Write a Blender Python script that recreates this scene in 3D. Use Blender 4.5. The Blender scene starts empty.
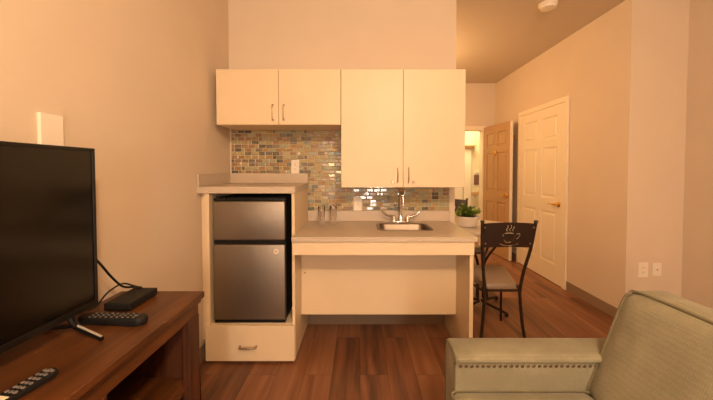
import bpy, bmesh, math, random
from mathutils import Vector, Matrix
random.seed(7)
S = bpy.context.scene
C = S.collection
PI = math.pi

# ---------------------------------------------------------------- helpers
def lin(c):
    r = []
    for v in c:
        v /= 255.0
        r.append(v/12.92 if v <= .04045 else ((v+.055)/1.055)**2.4)
    return (r[0], r[1], r[2], 1)

def mat(name, rgb, rough=.5, metal=0, noise=0, nscale=8, bump=0, bscale=60, spec=.5, trans=0, ior=1.45, coat=0, rgb2=None, emit=None, es=0, stretch=None):
    m = bpy.data.materials.new(name); m.use_nodes = True
    nt = m.node_tree; b = nt.nodes['Principled BSDF']
    b.inputs['Base Color'].default_value = lin(rgb)
    b.inputs['Roughness'].default_value = rough
    b.inputs['Metallic'].default_value = metal
    b.inputs['Specular IOR Level'].default_value = spec
    b.inputs['Transmission Weight'].default_value = trans
    b.inputs['IOR'].default_value = ior
    b.inputs['Coat Weight'].default_value = coat
    if emit:
        b.inputs['Emission Color'].default_value = lin(emit); b.inputs['Emission Strength'].default_value = es
    tc = nt.nodes.new('ShaderNodeTexCoord'); vec = tc.outputs['Object']
    if stretch:
        mp = nt.nodes.new('ShaderNodeMapping'); mp.inputs['Scale'].default_value = stretch
        nt.links.new(vec, mp.inputs['Vector']); vec = mp.outputs['Vector']
    if noise or rgb2:
        n = nt.nodes.new('ShaderNodeTexNoise'); n.inputs['Scale'].default_value = nscale; n.inputs['Detail'].default_value = 5
        nt.links.new(vec, n.inputs['Vector'])
        mx = nt.nodes.new('ShaderNodeMix'); mx.data_type = 'RGBA'
        c1 = lin(rgb); c2 = lin(rgb2) if rgb2 else tuple([v*(1-noise) for v in c1[:3]]+[1])
        mx.inputs['A'].default_value = c1; mx.inputs['B'].default_value = c2
        rp = nt.nodes.new('ShaderNodeMapRange'); rp.inputs['From Min'].default_value = .35; rp.inputs['From Max'].default_value = .65
        nt.links.new(n.outputs['Fac'], rp.inputs['Value']); nt.links.new(rp.outputs['Result'], mx.inputs['Factor'])
        nt.links.new(mx.outputs['Result'], b.inputs['Base Color'])
    if bump:
        n2 = nt.nodes.new('ShaderNodeTexNoise'); n2.inputs['Scale'].default_value = bscale; n2.inputs['Detail'].default_value = 3
        nt.links.new(vec, n2.inputs['Vector'])
        bp = nt.nodes.new('ShaderNodeBump'); bp.inputs['Strength'].default_value = bump; bp.inputs['Distance'].default_value = .002
        nt.links.new(n2.outputs['Fac'], bp.inputs['Height']); nt.links.new(bp.outputs['Normal'], b.inputs['Normal'])
    return m

def bm_box(bm, x0, x1, y0, y1, z0, z1, bev=0, seg=2):
    vs = [bm.verts.new((x, y, z)) for x in (x0, x1) for y in (y0, y1) for z in (z0, z1)]
    idx = [(0,1,3,2),(4,6,7,5),(0,4,5,1),(2,3,7,6),(0,2,6,4),(1,5,7,3)]
    fs = [bm.faces.new([vs[i] for i in f]) for f in idx]
    if bev:
        es = set(e for f in fs for e in f.edges)
        bmesh.ops.bevel(bm, geom=list(es), offset=bev, segments=seg, affect='EDGES', profile=.5)
    return vs

def bm_tube(bm, pts, r, n=10, rs=None, closed=False):
    pts = [Vector(p) for p in pts]; rings = []; N = len(pts)
    up = None
    for i, p in enumerate(pts):
        if closed: t = pts[(i+1) % N]-pts[i-1]
        else: t = pts[min(i+1, N-1)]-pts[max(i-1, 0)]
        t.normalize()
        if up is None:
            up = Vector((0,0,1)) if abs(t.z) < .9 else Vector((1,0,0))
        a = t.cross(up)
        if a.length < 1e-4: a = t.cross(Vector((0,1,0)))
        a.normalize(); b = a.cross(t); b.normalize(); up = b
        rr = rs[i] if rs else r
        rings.append([bm.verts.new(p + a*math.cos(2*PI*k/n)*rr + b*math.sin(2*PI*k/n)*rr) for k in range(n)])
    R = range(N if closed else N-1)
    for i in R:
        q = rings[(i+1) % N]
        for k in range(n):
            f = bm.faces.new((rings[i][k], rings[i][(k+1)%n], q[(k+1)%n], q[k])); f.smooth = True
    if not closed:
        bm.faces.new(rings[0][::-1]); bm.faces.new(rings[-1])

def bm_lathe(bm, prof, cx=0, cy=0, cz=0, n=32, axis='z', smooth=True):
    rings = []
    for r, h in prof:
        ring = []
        for k in range(n):
            a = 2*PI*k/n; u, v = r*math.cos(a), r*math.sin(a)
            if axis == 'z': co = (cx+u, cy+v, cz+h)
            elif axis == 'y': co = (cx+u, cy+h, cz+v)
            else: co = (cx+h, cy+u, cz+v)
            ring.append(bm.verts.new(co))
        rings.append(ring)
    for i in range(len(rings)-1):
        for k in range(n):
            f = bm.faces.new((rings[i][k], rings[i][(k+1)%n], rings[i+1][(k+1)%n], rings[i+1][k])); f.smooth = smooth
    if prof[0][0] > 1e-6: bm.faces.new(rings[0][::-1])
    if prof[-1][0] > 1e-6: bm.faces.new(rings[-1])
    bmesh.ops.remove_doubles(bm, verts=[v for r in rings for v in r], dist=1e-6)

def spline(ctrl, n=8):
    P = [Vector(p) for p in ctrl]; P = [P[0]*2-P[1]] + P + [P[-1]*2-P[-2]]; out = []
    for i in range(1, len(P)-2):
        for k in range(n):
            t = k/n; a, b, c, d = P[i-1], P[i], P[i+1], P[i+2]
            out.append(.5*((2*b)+(c-a)*t+(2*a-5*b+4*c-d)*t*t+(3*b-a-3*c+d)*t**3))
    out.append(P[-2]); return out

W = {}                                                             # world origin of each object
def obj(name, bm, m, parent=None, origin=None, smooth=False, label=None, sharp=True):
    o_ = W[parent.name] if parent else Vector(origin or (0,0,0))
    bmesh.ops.translate(bm, verts=bm.verts, vec=-o_)
    bmesh.ops.recalc_face_normals(bm, faces=bm.faces)
    if smooth:
        for f in bm.faces: f.smooth = True
        if sharp:
            for e in bm.edges:
                if len(e.link_faces) == 2 and e.calc_face_angle(0) > R(40): e.smooth = False
    me = bpy.data.meshes.new(name); bm.to_mesh(me); bm.free()
    o = bpy.data.objects.new(name, me); C.objects.link(o); me.materials.append(m)
    if parent: o.parent = parent
    else: o.location = o_
    W[o.name] = o_.copy()
    if label: o['label'] = label
    return o
def R(d): return d*PI/180

def thing(name, label, cat, loc, group=None):
    o = bpy.data.objects.new(name, None); C.objects.link(o); o.location = loc
    o.empty_display_size = .1
    W[o.name] = Vector(loc); tag(o, label, cat, group); return o
def tag(o, label, cat, group=None):
    o['label'] = label; o['category'] = cat
    if group: o['group'] = group
    return o
def box(name, m, parent, x0, x1, y0, y1, z0, z1, bev=.002, seg=2, **k):
    bm = bmesh.new(); bm_box(bm, x0, x1, y0, y1, z0, z1, bev, seg); return obj(name, bm, m, parent, **k)
def struct(name, m, *a, bev=0):
    bm = bmesh.new()
    for b in (a if isinstance(a[0], tuple) else [a]): bm_box(bm, *b, bev)
    o = obj(name, bm, m); o['kind'] = 'structure'; return o

# ---------------------------------------------------------------- materials
M = {}
M['wall'] = mat('wall_paint', (219,200,176), .85, bump=.15, bscale=180, noise=.03, nscale=3, spec=.2)
M['ceil'] = mat('ceiling_paint', (212,196,174), .9, bump=.2, bscale=120, spec=.2)
M['trimp'] = mat('door_paint', (236,222,196), .4)
M['corr'] = mat('corridor_paint', (240,225,190), .8)
M['cab'] = mat('cabinet_laminate', (228,204,168), .42, noise=.02, nscale=5)
M['cabedge'] = mat('cabinet_edge', (240,218,178), .5)
M['slab'] = mat('speckled_laminate', (204,186,164), .35, rgb2=(186,168,146), nscale=220)
M['cove'] = mat('vinyl_cove_base', (142,118,94), .55)
M['steel'] = mat('brushed_steel', (150,138,124), .44, metal=.9, noise=.05, nscale=3, stretch=(90,90,1), bump=.05, bscale=20)
M['basin'] = mat('sink_steel', (128,114,100), .4, metal=.9)
M['chrome'] = mat('chrome', (225,220,215), .12, metal=1)
M['nickel'] = mat('satin_nickel', (180,158,130), .3, metal=.9)
M['brass'] = mat('polished_brass', (228,182,90), .22, metal=1)
M['black'] = mat('black_plastic', (14,13,12), .35)
M['matblack'] = mat('soft_black_plastic', (16,14,13), .6)
M['screen'] = mat('screen_glass', (3,3,2), .16, spec=.5)
M['cavity'] = mat('dark_liner', (40,36,32), .7)
M['white'] = mat('white_plastic', (238,226,208), .35)
M['slot'] = mat('outlet_slot', (70,55,45), .6)
M['glass'] = mat('clear_glass', (255,255,255), .02, trans=1, ior=1.45)
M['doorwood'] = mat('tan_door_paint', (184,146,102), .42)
M['iron'] = mat('dark_bronze_metal', (52,38,30), .42, metal=.35, bump=.1, bscale=90)
M['vinyl'] = mat('taupe_vinyl', (136,116,98), .38, bump=.1, bscale=90)
M['tabletop'] = mat('pale_tabletop', (214,206,196), .3, rgb2=(182,170,160), nscale=7)
M['pot'] = mat('pale_ceramic', (226,218,206), .4, noise=.1)
M['leaf'] = mat('leaf_green', (132,152,62), .5, rgb2=(84,112,40), nscale=30)
M['soil'] = mat('soil', (52,38,26), .95)
M['button'] = mat('grey_rubber_keys', (112,104,98), .6)
M['silver'] = mat('silver_metal', (215,205,192), .4, metal=.5)
M['paper'] = mat('cream_print', (236,222,190), .6)
M['sign'] = mat('brown_sign', (128,92,78), .5)
M['rail'] = mat('handrail_wood', (210,170,120), .5)
M['grout'] = mat('grout', (196,180,150), .9)
M['nail'] = mat('antique_nailhead', (96,76,54), .35, metal=.7)

def window_glass():
    m = bpy.data.materials.new('window_glass'); m.use_nodes = True; nt = m.node_tree
    t = nt.nodes.new('ShaderNodeBsdfTransparent'); g = nt.nodes.new('ShaderNodeBsdfGlossy'); g.inputs['Roughness'].default_value = .02
    f = nt.nodes.new('ShaderNodeFresnel'); f.inputs['IOR'].default_value = 1.45; mx = nt.nodes.new('ShaderNodeMixShader')
    nt.links.new(f.outputs[0], mx.inputs[0]); nt.links.new(t.outputs[0], mx.inputs[1]); nt.links.new(g.outputs[0], mx.inputs[2])
    nt.links.new(mx.outputs[0], nt.nodes['Material Output'].inputs[0]); return m
M['pane'] = window_glass()
def wood(name, c1, c2, rough, sc, bumpy=.08):
    m = bpy.data.materials.new(name); m.use_nodes = True; nt = m.node_tree; L = nt.links; b = nt.nodes['Principled BSDF']
    tc = nt.nodes.new('ShaderNodeTexCoord'); mp = nt.nodes.new('ShaderNodeMapping'); mp.inputs['Scale'].default_value = sc
    L.new(tc.outputs['Object'], mp.inputs['Vector'])
    n = nt.nodes.new('ShaderNodeTexNoise'); n.inputs['Scale'].default_value = 1; n.inputs['Detail'].default_value = 7; n.inputs['Distortion'].default_value = .6
    L.new(mp.outputs['Vector'], n.inputs['Vector'])
    cr = nt.nodes.new('ShaderNodeValToRGB'); cr.color_ramp.elements[0].position = .3; cr.color_ramp.elements[1].position = .7
    cr.color_ramp.elements[0].color = lin(c1); cr.color_ramp.elements[1].color = lin(c2)
    L.new(n.outputs['Fac'], cr.inputs['Fac']); L.new(cr.outputs['Color'], b.inputs['Base Color'])
    bp = nt.nodes.new('ShaderNodeBump'); bp.inputs['Strength'].default_value = bumpy; bp.inputs['Distance'].default_value = .002
    L.new(n.outputs['Fac'], bp.inputs['Height']); L.new(bp.outputs['Normal'], b.inputs['Normal'])
    b.inputs['Roughness'].default_value = rough
    return m
M['stand'] = wood('cherry_wood_grain', (62,34,15), (106,62,28), .4, (26,2.2,26))
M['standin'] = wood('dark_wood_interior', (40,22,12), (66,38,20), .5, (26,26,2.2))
M['standv'] = wood('cherry_wood_grain_upright', (56,29,16), (88,49,28), .42, (26,26,2.2))

def floor_mat():
    m = bpy.data.materials.new('plank_floor'); m.use_nodes = True; nt = m.node_tree; L = nt.links; b = nt.nodes['Principled BSDF']
    tc = nt.nodes.new('ShaderNodeTexCoord')
    sx = nt.nodes.new('ShaderNodeSeparateXYZ'); cb = nt.nodes.new('ShaderNodeCombineXYZ')
    L.new(tc.outputs['Object'], sx.inputs[0]); L.new(sx.outputs['Y'], cb.inputs['X']); L.new(sx.outputs['X'], cb.inputs['Y'])
    br = nt.nodes.new('ShaderNodeTexBrick'); br.offset = .37; br.inputs['Scale'].default_value = 1
    br.inputs['Brick Width'].default_value = 1.22; br.inputs['Row Height'].default_value = .18
    br.inputs['Mortar Size'].default_value = .0012; br.inputs['Mortar Smooth'].default_value = .1
    br.inputs['Color1'].default_value = (0,0,0,1); br.inputs['Color2'].default_value = (1,1,1,1); br.inputs['Mortar'].default_value = (.5,.5,.5,1)
    L.new(cb.outputs[0], br.inputs['Vector'])
    # each plank shifts the grain so streaks break at the seams
    sh = nt.nodes.new('ShaderNodeVectorMath'); sh.operation = 'MULTIPLY_ADD'
    L.new(br.outputs['Color'], sh.inputs[0]); sh.inputs[1].default_value = (3.7,9.1,0); L.new(tc.outputs['Object'], sh.inputs[2])
    mp = nt.nodes.new('ShaderNodeMapping'); mp.inputs['Scale'].default_value = (15,1.1,1)
    L.new(sh.outputs[0], mp.inputs['Vector'])
    n = nt.nodes.new('ShaderNodeTexNoise'); n.inputs['Scale'].default_value = 1; n.inputs['Detail'].default_value = 6; n.inputs['Roughness'].default_value = .55
    n.inputs['Distortion'].default_value = .4
    L.new(mp.outputs['Vector'], n.inputs['Vector'])
    ad = nt.nodes.new('ShaderNodeMath'); ad.operation = 'MULTIPLY_ADD'; ad.inputs[1].default_value = .28
    L.new(br.outputs['Color'], ad.inputs[0]); L.new(n.outputs['Fac'], ad.inputs[2])
    cr = nt.nodes.new('ShaderNodeValToRGB'); e = cr.color_ramp.elements
    e[0].position = .38; e[0].color = lin((80,50,34)); e[1].position = .9; e[1].color = lin((150,104,72))
    q = e.new(.62); q.color = lin((124,78,50))
    L.new(ad.outputs[0], cr.inputs['Fac'])
    mx = nt.nodes.new('ShaderNodeMix'); mx.data_type = 'RGBA'; mx.inputs['B'].default_value = lin((48,28,20))
    L.new(br.outputs['Fac'], mx.inputs['Factor']); L.new(cr.outputs['Color'], mx.inputs['A']); L.new(mx.outputs['Result'], b.inputs['Base Color'])
    b.inputs['Roughness'].default_value = .42
    bp = nt.nodes.new('ShaderNodeBump'); bp.inputs['Strength'].default_value = .12; bp.inputs['Distance'].default_value = .002
    L.new(n.outputs['Fac'], bp.inputs['Height']); L.new(bp.outputs['Normal'], b.inputs['Normal'])
    return m
M['floor'] = floor_mat()

def fabric_mat():
    m = bpy.data.materials.new('woven_upholstery'); m.use_nodes = True; nt = m.node_tree; L = nt.links; b = nt.nodes['Principled BSDF']
    tc = nt.nodes.new('ShaderNodeTexCoord')
    mp = nt.nodes.new('ShaderNodeMapping'); mp.inputs['Scale'].default_value = (150,150,150); L.new(tc.outputs['Object'], mp.inputs['Vector'])
    v = nt.nodes.new('ShaderNodeTexVoronoi'); v.inputs['Scale'].default_value = 1; v.inputs['Randomness'].default_value = .25; L.new(mp.outputs['Vector'], v.inputs['Vector'])
    n = nt.nodes.new('ShaderNodeTexNoise'); n.inputs['Scale'].default_value = 9; n.inputs['Detail'].default_value = 6; L.new(tc.outputs['Object'], n.inputs['Vector'])
    mx = nt.nodes.new('ShaderNodeMix'); mx.data_type = 'RGBA'
    mx.inputs['A'].default_value = lin((152,145,118)); mx.inputs['B'].default_value = lin((124,117,94))
    rp = nt.nodes.new('ShaderNodeMapRange'); rp.inputs['From Min'].default_value = .3; rp.inputs['From Max'].default_value = .9
    ad = nt.nodes.new('ShaderNodeMath'); ad.operation = 'MULTIPLY_ADD'; ad.inputs[1].default_value = .5
    L.new(v.outputs['Distance'], ad.inputs[0]); L.new(n.outputs['Fac'], ad.inputs[2]); L.new(ad.outputs[0], rp.inputs['Value'])
    L.new(rp.outputs['Result'], mx.inputs['Factor']); L.new(mx.outputs['Result'], b.inputs['Base Color'])
    bp = nt.nodes.new('ShaderNodeBump'); bp.inputs['Strength'].default_value = .6; bp.inputs['Distance'].default_value = .002; bp.invert = True
    L.new(v.outputs['Distance'], bp.inputs['Height']); L.new(bp.outputs['Normal'], b.inputs['Normal'])
    b.inputs['Roughness'].default_value = .9; b.inputs['Sheen Weight'].default_value = .15
    return m
M['fabric'] = fabric_mat()
M['piping'] = mat('upholstery_piping', (110,103,80), .8)

def tile_mat():
    m = bpy.data.materials.new('glass_mosaic'); m.use_nodes = True; nt = m.node_tree; L = nt.links; b = nt.nodes['Principled BSDF']
    at = nt.nodes.new('ShaderNodeAttribute'); at.attribute_name = 'tile'
    tc = nt.nodes.new('ShaderNodeTexCoord')
    n = nt.nodes.new('ShaderNodeTexNoise'); n.inputs['Scale'].default_value = 70; n.inputs['Detail'].default_value = 4; n.inputs['Distortion'].default_value = 2
    L.new(tc.outputs['Object'], n.inputs['Vector'])
    ad = nt.nodes.new('ShaderNodeMath'); ad.operation = 'MULTIPLY_ADD'; ad.inputs[1].default_value = .9; ad.inputs[2].default_value = -.45
    L.new(n.outputs['Fac'], ad.inputs[0])
    a2 = nt.nodes.new('ShaderNodeMath'); a2.operation = 'ADD'; L.new(at.outputs['Fac'], a2.inputs[0]); L.new(ad.outputs[0], a2.inputs[1])
    cr = nt.nodes.new('ShaderNodeValToRGB'); e = cr.color_ramp.elements
    cols = [(0,(92,78,62)),(.12,(112,112,98)),(.28,(146,152,132)),(.42,(158,156,128)),(.55,(178,162,112)),(.68,(168,138,94)),(.8,(160,112,72)),(.92,(134,128,110)),(1,(96,88,76))]
    e[0].position = 0; e[0].color = lin(cols[0][1]); e[1].position = 1; e[1].color = lin(cols[-1][1])
    for p, c in cols[1:-1]: q = e.new(p); q.color = lin(c)
    L.new(a2.outputs[0], cr.inputs['Fac']); L.new(cr.outputs['Color'], b.inputs['Base Color'])
    b.inputs['Roughness'].default_value = .15; b.inputs['Coat Weight'].default_value = .6; b.inputs['Coat Roughness'].default_value = .05
    bp = nt.nodes.new('ShaderNodeBump'); bp.inputs['Strength'].default_value = .12; bp.inputs['Distance'].default_value = .003
    n2 = nt.nodes.new('ShaderNodeTexNoise'); n2.inputs['Scale'].default_value = 30; L.new(tc.outputs['Object'], n2.inputs['Vector'])
    L.new(n2.outputs['Fac'], bp.inputs['Height']); L.new(bp.outputs['Normal'], b.inputs['Normal'])
    return m
M['tile'] = tile_mat()

# ---------------------------------------------------------------- setting
FL = -.03
XL, XR, XR2 = -1.10, 2.27, 2.75
D, FAR, BACK, CH = 2.66, 5.3, -2.8, 2.74
COR = 6.3
struct('floor', M['floor'], XL-.12, 4.2, BACK-.12, COR+.12, -.13, FL)
struct('ceiling', M['ceil'], XL-.12, 4.2, BACK-.12, COR+.12, CH, CH+.1)
struct('wall_left', M['wall'], XL-.12, XL, BACK, D+.12, FL, CH)
struct('wall_kitchen', M['wall'], XL, .805, D, D+.12, FL, CH)
struct('wall_right_entry', M['wall'], (XR, XR+.12, D+.12, FAR+.12, FL, CH), (XR, XR2+.12, D, D+.12, FL, CH))
struct('wall_right', M['wall'], XR2, XR2+.12, BACK, D, FL, CH)
# wall behind the camera with a window opening
struct('wall_back', M['wall'], (XL-.12, -.95, BACK-.12, BACK, FL, CH), (.5, XR2+.12, BACK-.12, BACK, FL, CH), (-.95, -.6, BACK-.12, BACK, FL, .45), (-.95, -.6, BACK-.12, BACK, 2.05, CH), (.1, .5, BACK-.12, BACK, FL, .45), (.1, .5, BACK-.12, BACK, 2.05, CH), (-.6, .1, BACK-.12, BACK, FL, CH))
struct('wall_dining', M['wall'], -.32, -.2, D+.12, FAR, FL, CH)
OX0, OX1, OH = 1.14, 2.07, 1.965
struct('wall_far', M['wall'], (-.32, OX0, FAR, FAR+.12, FL, CH), (OX1, XR, FAR, FAR+.12, FL, CH), (OX0, OX1, FAR, FAR+.12, OH, CH))
struct('wall_corridor', M['corr'], -.5, 4.2, COR, COR+.12, FL, CH)
struct('baseboard_left', M['cove'], XL, XL+.008, BACK, D-.008, FL, .07)
struct('baseboard_kitchen', M['cove'], XL, .805, D-.008, D, FL, .07)
struct('baseboard_right', M['cove'], (XR-.008, XR, D-.008, 3.41, FL, .07), (XR-.008, XR, 4.50, FAR-.016, FL, .07), (XR-.008, XR2, D-.008, D, FL, .07))
struct('baseboard_right_living', M['cove'], XR2-.008, XR2, BACK, D-.008, FL, .07)
struct('trim_entry', M['trimp'], (OX0-.06, OX0+.012, FAR-.015, FAR+.125, FL, OH+.06), (OX1-.012, OX1+.05, FAR-.015, FAR+.125, FL, OH+.06), (OX0+.012, OX1-.012, FAR-.015, FAR+.125, OH-.012, OH+.06))

def panel_door(bm, w, h, t):
    """leaf in local x 0..w, y 0..t, z 0..h : stiles, rails, six raised fields"""
    st, mu = .11*w/.86, .10*w/.86
    zr = [(0,.22),(.82,.98),(1.58,1.68),(h-.12,h)]
    bm_box(bm, .01, w-.01, t*.3, t*.7, .01, h-.01)
    for x0, x1 in ((0,st),(w-st,w)): bm_box(bm, x0, x1, 0, t, 0, h, .003)
    for z0, z1 in zr: bm_box(bm, st-.002, w-st+.002, 0, t, z0, z1, .003)
    bm_box(bm, w/2-mu/2, w/2+mu/2, 0.0003, t-.0003, .1, h-.05, .003)
    for x0, x1 in ((st, w/2-mu/2), (w/2+mu/2, w-st)):
        for z0, z1 in ((zr[0][1],zr[1][0]),(zr[1][1],zr[2][0]),(zr[2][1],zr[3][0])):
            bm_box(bm, x0+.03, x1-.03, .003, t-.003, z0+.03, z1-.03, .008, 2)

def lever(name, parent, at, out, along, m=None):
    """rosette and curved lever; out = normal, along = lever direction"""
    at, out, along = Vector(at), Vector(out), Vector(along)
    bm = bmesh.new()
    bm_tube(bm, [at, at+out*.006, at+out*.012], 0, 20, [.032, .032, .022])
    bm_tube(bm, [at+out*.01, at+out*.05], .011, 12)
    bm_tube(bm, spline([at+out*.048, at+out*.055+along*.03, at+out*.052+along*.07, at+out*.048+along*.115]), .009, 10)
    return obj(name, bm, m or M['brass'], parent, smooth=True)

# closed door on the right entry wall
DY0, DY1 = 3.475, 4.43
bm = bmesh.new(); panel_door(bm, DY1-DY0, 2.06, .03)
bmesh.ops.transform(bm, matrix=Matrix.Translation((XR-.03, DY1, FL+.008)) @ Matrix.Rotation(-PI/2, 4, 'Z'), verts=bm.verts)
bmesh.ops.translate(bm, verts=bm.verts, vec=(.012,0,0))
d1 = obj('door_1', bm, M['trimp']); d1['kind'] = 'structure'
lever('door_handle', d1, (XR-.018, DY0+.075, .9), (-1,0,0), (0,1,0))
struct('trim_door', M['trimp'], (XR-.02, XR, DY0-.06, DY0, FL, 2.1), (XR-.02, XR, DY1, DY1+.06, FL, 2.1), (XR-.02, XR, DY0, DY1, 2.04, 2.1), bev=.004)

# open entry door leaf, hinged at the right jamb of the far opening, swung in
P0, P1 = Vector((2.075, FAR-.02, 0)), Vector((2.145, FAR-.80, 0))
dv = (P1-P0); w = dv.length; ang = math.atan2(dv.y, dv.x)
bm = bmesh.new(); panel_door(bm, w, 2.015, .042)
mt = Matrix.Translation((P0.x, P0.y, FL+.008)) @ Matrix.Rotation(ang, 4, 'Z')
bmesh.ops.transform(bm, matrix=mt, verts=bm.verts)
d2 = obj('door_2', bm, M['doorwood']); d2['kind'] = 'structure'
nrm = Vector((math.sin(ang), -math.cos(ang), 0)); u = dv.normalized()
bm = bmesh.new(); bm_box(bm, w+.0005, w+.003, -.001, .043, 0, 2.015, .0008)
bmesh.ops.transform(bm, matrix=mt, verts=bm.verts); obj('door_edge', bm, M['trimp'], d2, label='cream painted door edge')
lever('door_handle', d2, P0+u*(w-.06)+Vector((0,0,.92)), nrm, -u)
lever('door_handle', d2, P0+u*(w-.06)-nrm*.042+Vector((0,0,.92)), -nrm, -u)
bm = bmesh.new(); pc = P0+u*(w*.5)+Vector((0,0,1.56))
bm_tube(bm, [pc, pc+nrm*.012, pc+nrm*.02], 0, 16, [.03,.03,.012]); bm_tube(bm, [pc+nrm*.01+Vector((0,0,.0)), pc+nrm*.03-Vector((0,0,.05))], .008, 8)
obj('door_knocker', bm, M['brass'], d2, smooth=True)
bm = bmesh.new(); pl = P0+u*(w-.03)-nrm*.042+Vector((0,0,1.78))
bm_tube(bm, [pl, pl-nrm*.035], .008, 10); bm_lathe(bm, [(.0,0),(.014,.004),(.014,.018),(0,.022)], pl.x-nrm.x*.035-.002, pl.y, pl.z, 14, 'x')
obj('door_latch', bm, M['brass'], d2, smooth=True)

# two assumed windows behind the camera, narrowed and placed for glints on the tiles
for n_, a0, a1 in ((1, .1, .5), (2, -.95, -.6)):
    bm = bmesh.new()
    for a in ((a0,a0+.03,.45,2.05),(a1-.03,a1,.45,2.05),(a0+.03,a1-.03,.45,.49),(a0+.03,a1-.03,2.01,2.05)):
        bm_box(bm, a[0], a[1], BACK-.1, BACK-.04, a[2], a[3])
    o = obj('window_%d' % n_, bm, M['trimp']); o['kind'] = 'structure'
    bm = bmesh.new(); bm_box(bm, a0+.03, a1-.03, BACK-.075, BACK-.07, .49, 2.01); pn = obj('pane', bm, M['pane'], o)

# ---------------------------------------------------------------- glass mosaic backsplash
def mosaic():
    bm = bmesh.new(); lay = None
    x0, x1, z0, z1 = -1.083, .757, .95, 1.64
    th, tw, g = .031, .0585, .0042
    cols = []
    z = z0; row = 0
    while z < z1-.005:
        x = x0 - (tw*.5 if row % 2 else 0) - random.random()*.004
        while x < x1:
            w_ = tw*random.choice((1,1,1,.5,1.0))
            a, b = max(x, x0), min(x+w_-g, x1)
            if b-a > .006:
                zt = min(z+th-g, z1); c_ = .0035
                tx, tz = random.gauss(0,.00035), random.gauss(0,.00022)
                q = [(a,z),(b,z),(b,zt),(a,zt)]; q2 = [(a+c_,z+c_),(b-c_,z+c_),(b-c_,zt-c_),(a+c_,zt-c_)]
                lo = [bm.verts.new((u_, D-.003, v_)) for u_, v_ in q]; mi = [bm.verts.new((u_, D-.0068, v_)) for u_, v_ in q]
                up = [bm.verts.new((u_, D-.008+tx*(1 if u_ > (a+b)/2 else -1)+tz*(1 if v_ > (z+zt)/2 else -1), v_)) for u_, v_ in q2]
                for k in range(4):
                    bm.faces.new((lo[k],lo[(k+1)%4],mi[(k+1)%4],mi[k])); bm.faces.new((mi[k],mi[(k+1)%4],up[(k+1)%4],up[k]))
                bm.faces.new(up)
                # warm band at left, greener to the right
                f = min(1, max(0, (a-x0)/1.1))
                pool = [.72,.8,.62,.55,.84,.05,.5,.96,.9,.42,.68,.76,.6] if random.random() > f*.8 else [.28,.42,.42,.5,.55,.12,.6,.92,.6,.55,.7]
                cols += [random.choice(pool)+random.uniform(-.04,.04)]*9
            x += w_
        z += th; row += 1
    me_bm = bm
    n = len(bm.faces)
    o = obj('tile_backsplash', me_bm, M['tile'], origin=(0, D, .95))
    at = o.data.attributes.new('tile', 'FLOAT', 'FACE')
    at.data.foreach_set('value', cols[:n])
    return o
o = mosaic(); tag(o, 'multicoloured glass mosaic tile backsplash on the kitchen wall', 'backsplash')
g_ = box('grout', M['grout'], o, -1.085, .759, D-.004, D-.0005, .948, 1.642, 0)

# ---------------------------------------------------------------- tower cabinet for the fridge
TF = 2.12   # tower front
t = thing('fridge_cabinet', 'cream laminate cabinet around the small fridge with one drawer beneath', 'cabinet', (-.75, 2.39, 0))
bm = bmesh.new()
bm_box(bm, -1.054, -1.024, TF+.001, D-.01, -.01, 1.131, .0015); bm_box(bm, -.463, -.443, TF+.001, D-.01, -.01, 1.131, .0015)
bm_box(bm, -1.024, -.463, TF+.02, D-.01, .215, .236); bm_box(bm, -1.024, -.463, TF+.02, D-.03, -.01, .01)
bm_box(bm, -1.024, -.463, D-.03, D-.01, .01, 1.131)
bm_box(bm, -1.098, -1.054, TF+.05, TF+.07, .1, 1.131)
obj('body', bm, M['cab'], t)
box('toe_kick', M['cove'], t, -1.05, -.447, TF+.03, D-.02, FL, -.009, 0)
dr = box('drawer', M['cab'], t, -1.052, -.445, TF-.018, TF, -.012, .232, .003)
def bar_pull(parent, x0, z0, x1, z1, y, m=None, name='handle', r=.004, out=.026):
    bm = bmesh.new(); a, b = Vector((x0,y,z0)), Vector((x1,y,z1)); o_ = Vector((0,-out,0)); d = (b-a).normalized()*.012
    bm_tube(bm, [a, a+o_*.8, a+o_+d*.5, (a+b)/2+o_*1.1, b+o_-d*.5, b+o_*.8, b], r, 8)
    for p in (a, b): bm_tube(bm, [p, p-Vector((0,.003,0))], .008, 10)
    return obj(name, bm, m or M['nickel'], parent, smooth=True)
bar_pull(dr, -.815, .092, -.705, .092, TF-.018, r=.006)

t = thing('raised_countertop', 'grey laminate countertop on top of the fridge cabinet', 'countertop', (-.77, 2.4, 1.132))
box('slab', M['slab'], t, -1.098, -.437, TF-.012, D-.0105, 1.132, 1.178, .003)
bm = bmesh.new(); bm_box(bm, -1.098, -.437, D-.024, D-.0105, 1.1785, 1.262, .002); bm_box(bm, -1.098, -1.083, TF-.01, D-.022, 1.1785, 1.262, .002)
obj('backsplash_lip', bm, M['slab'], t)

# ---------------------------------------------------------------- fridge
t = thing('mini_fridge', 'small two-door brushed steel fridge with black case inside the cabinet', 'fridge', (-.755, 2.4, .237))
fx0, fx1 = -1.0, -.51
bm = bmesh.new(); bm_box(bm, fx0+.004, fx1-.002, TF+.048, 2.6, .25, 1.1, .006)
for sx in (fx0+.05, fx1-.05):
    for sy in (TF+.09, 2.55): bm_lathe(bm, [(.018,0),(.018,.016)], sx, sy, .237, 12)
obj('case', bm, M['matblack'], t)
def fdoor(name, z0, z1):
    bm = bmesh.new()
    bm_box(bm, fx0, fx1, TF+.004, TF+.045, z0, z1, .008, 3)
    o = obj(name, bm, M['steel'], t, smooth=True)
    box('gasket', M['black'], o, fx0+.004, fx1-.004, TF+.044, TF+.049, z0+.004, z1-.004, 0)
    return o
f1 = fdoor('freezer_door', .812, 1.078); f2 = fdoor('fridge_door', .262, .782)
box('grip_strip', M['black'], t, fx0+.002, fx1-.002, TF+.012, TF+.046, .783, .811, .002)
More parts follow.
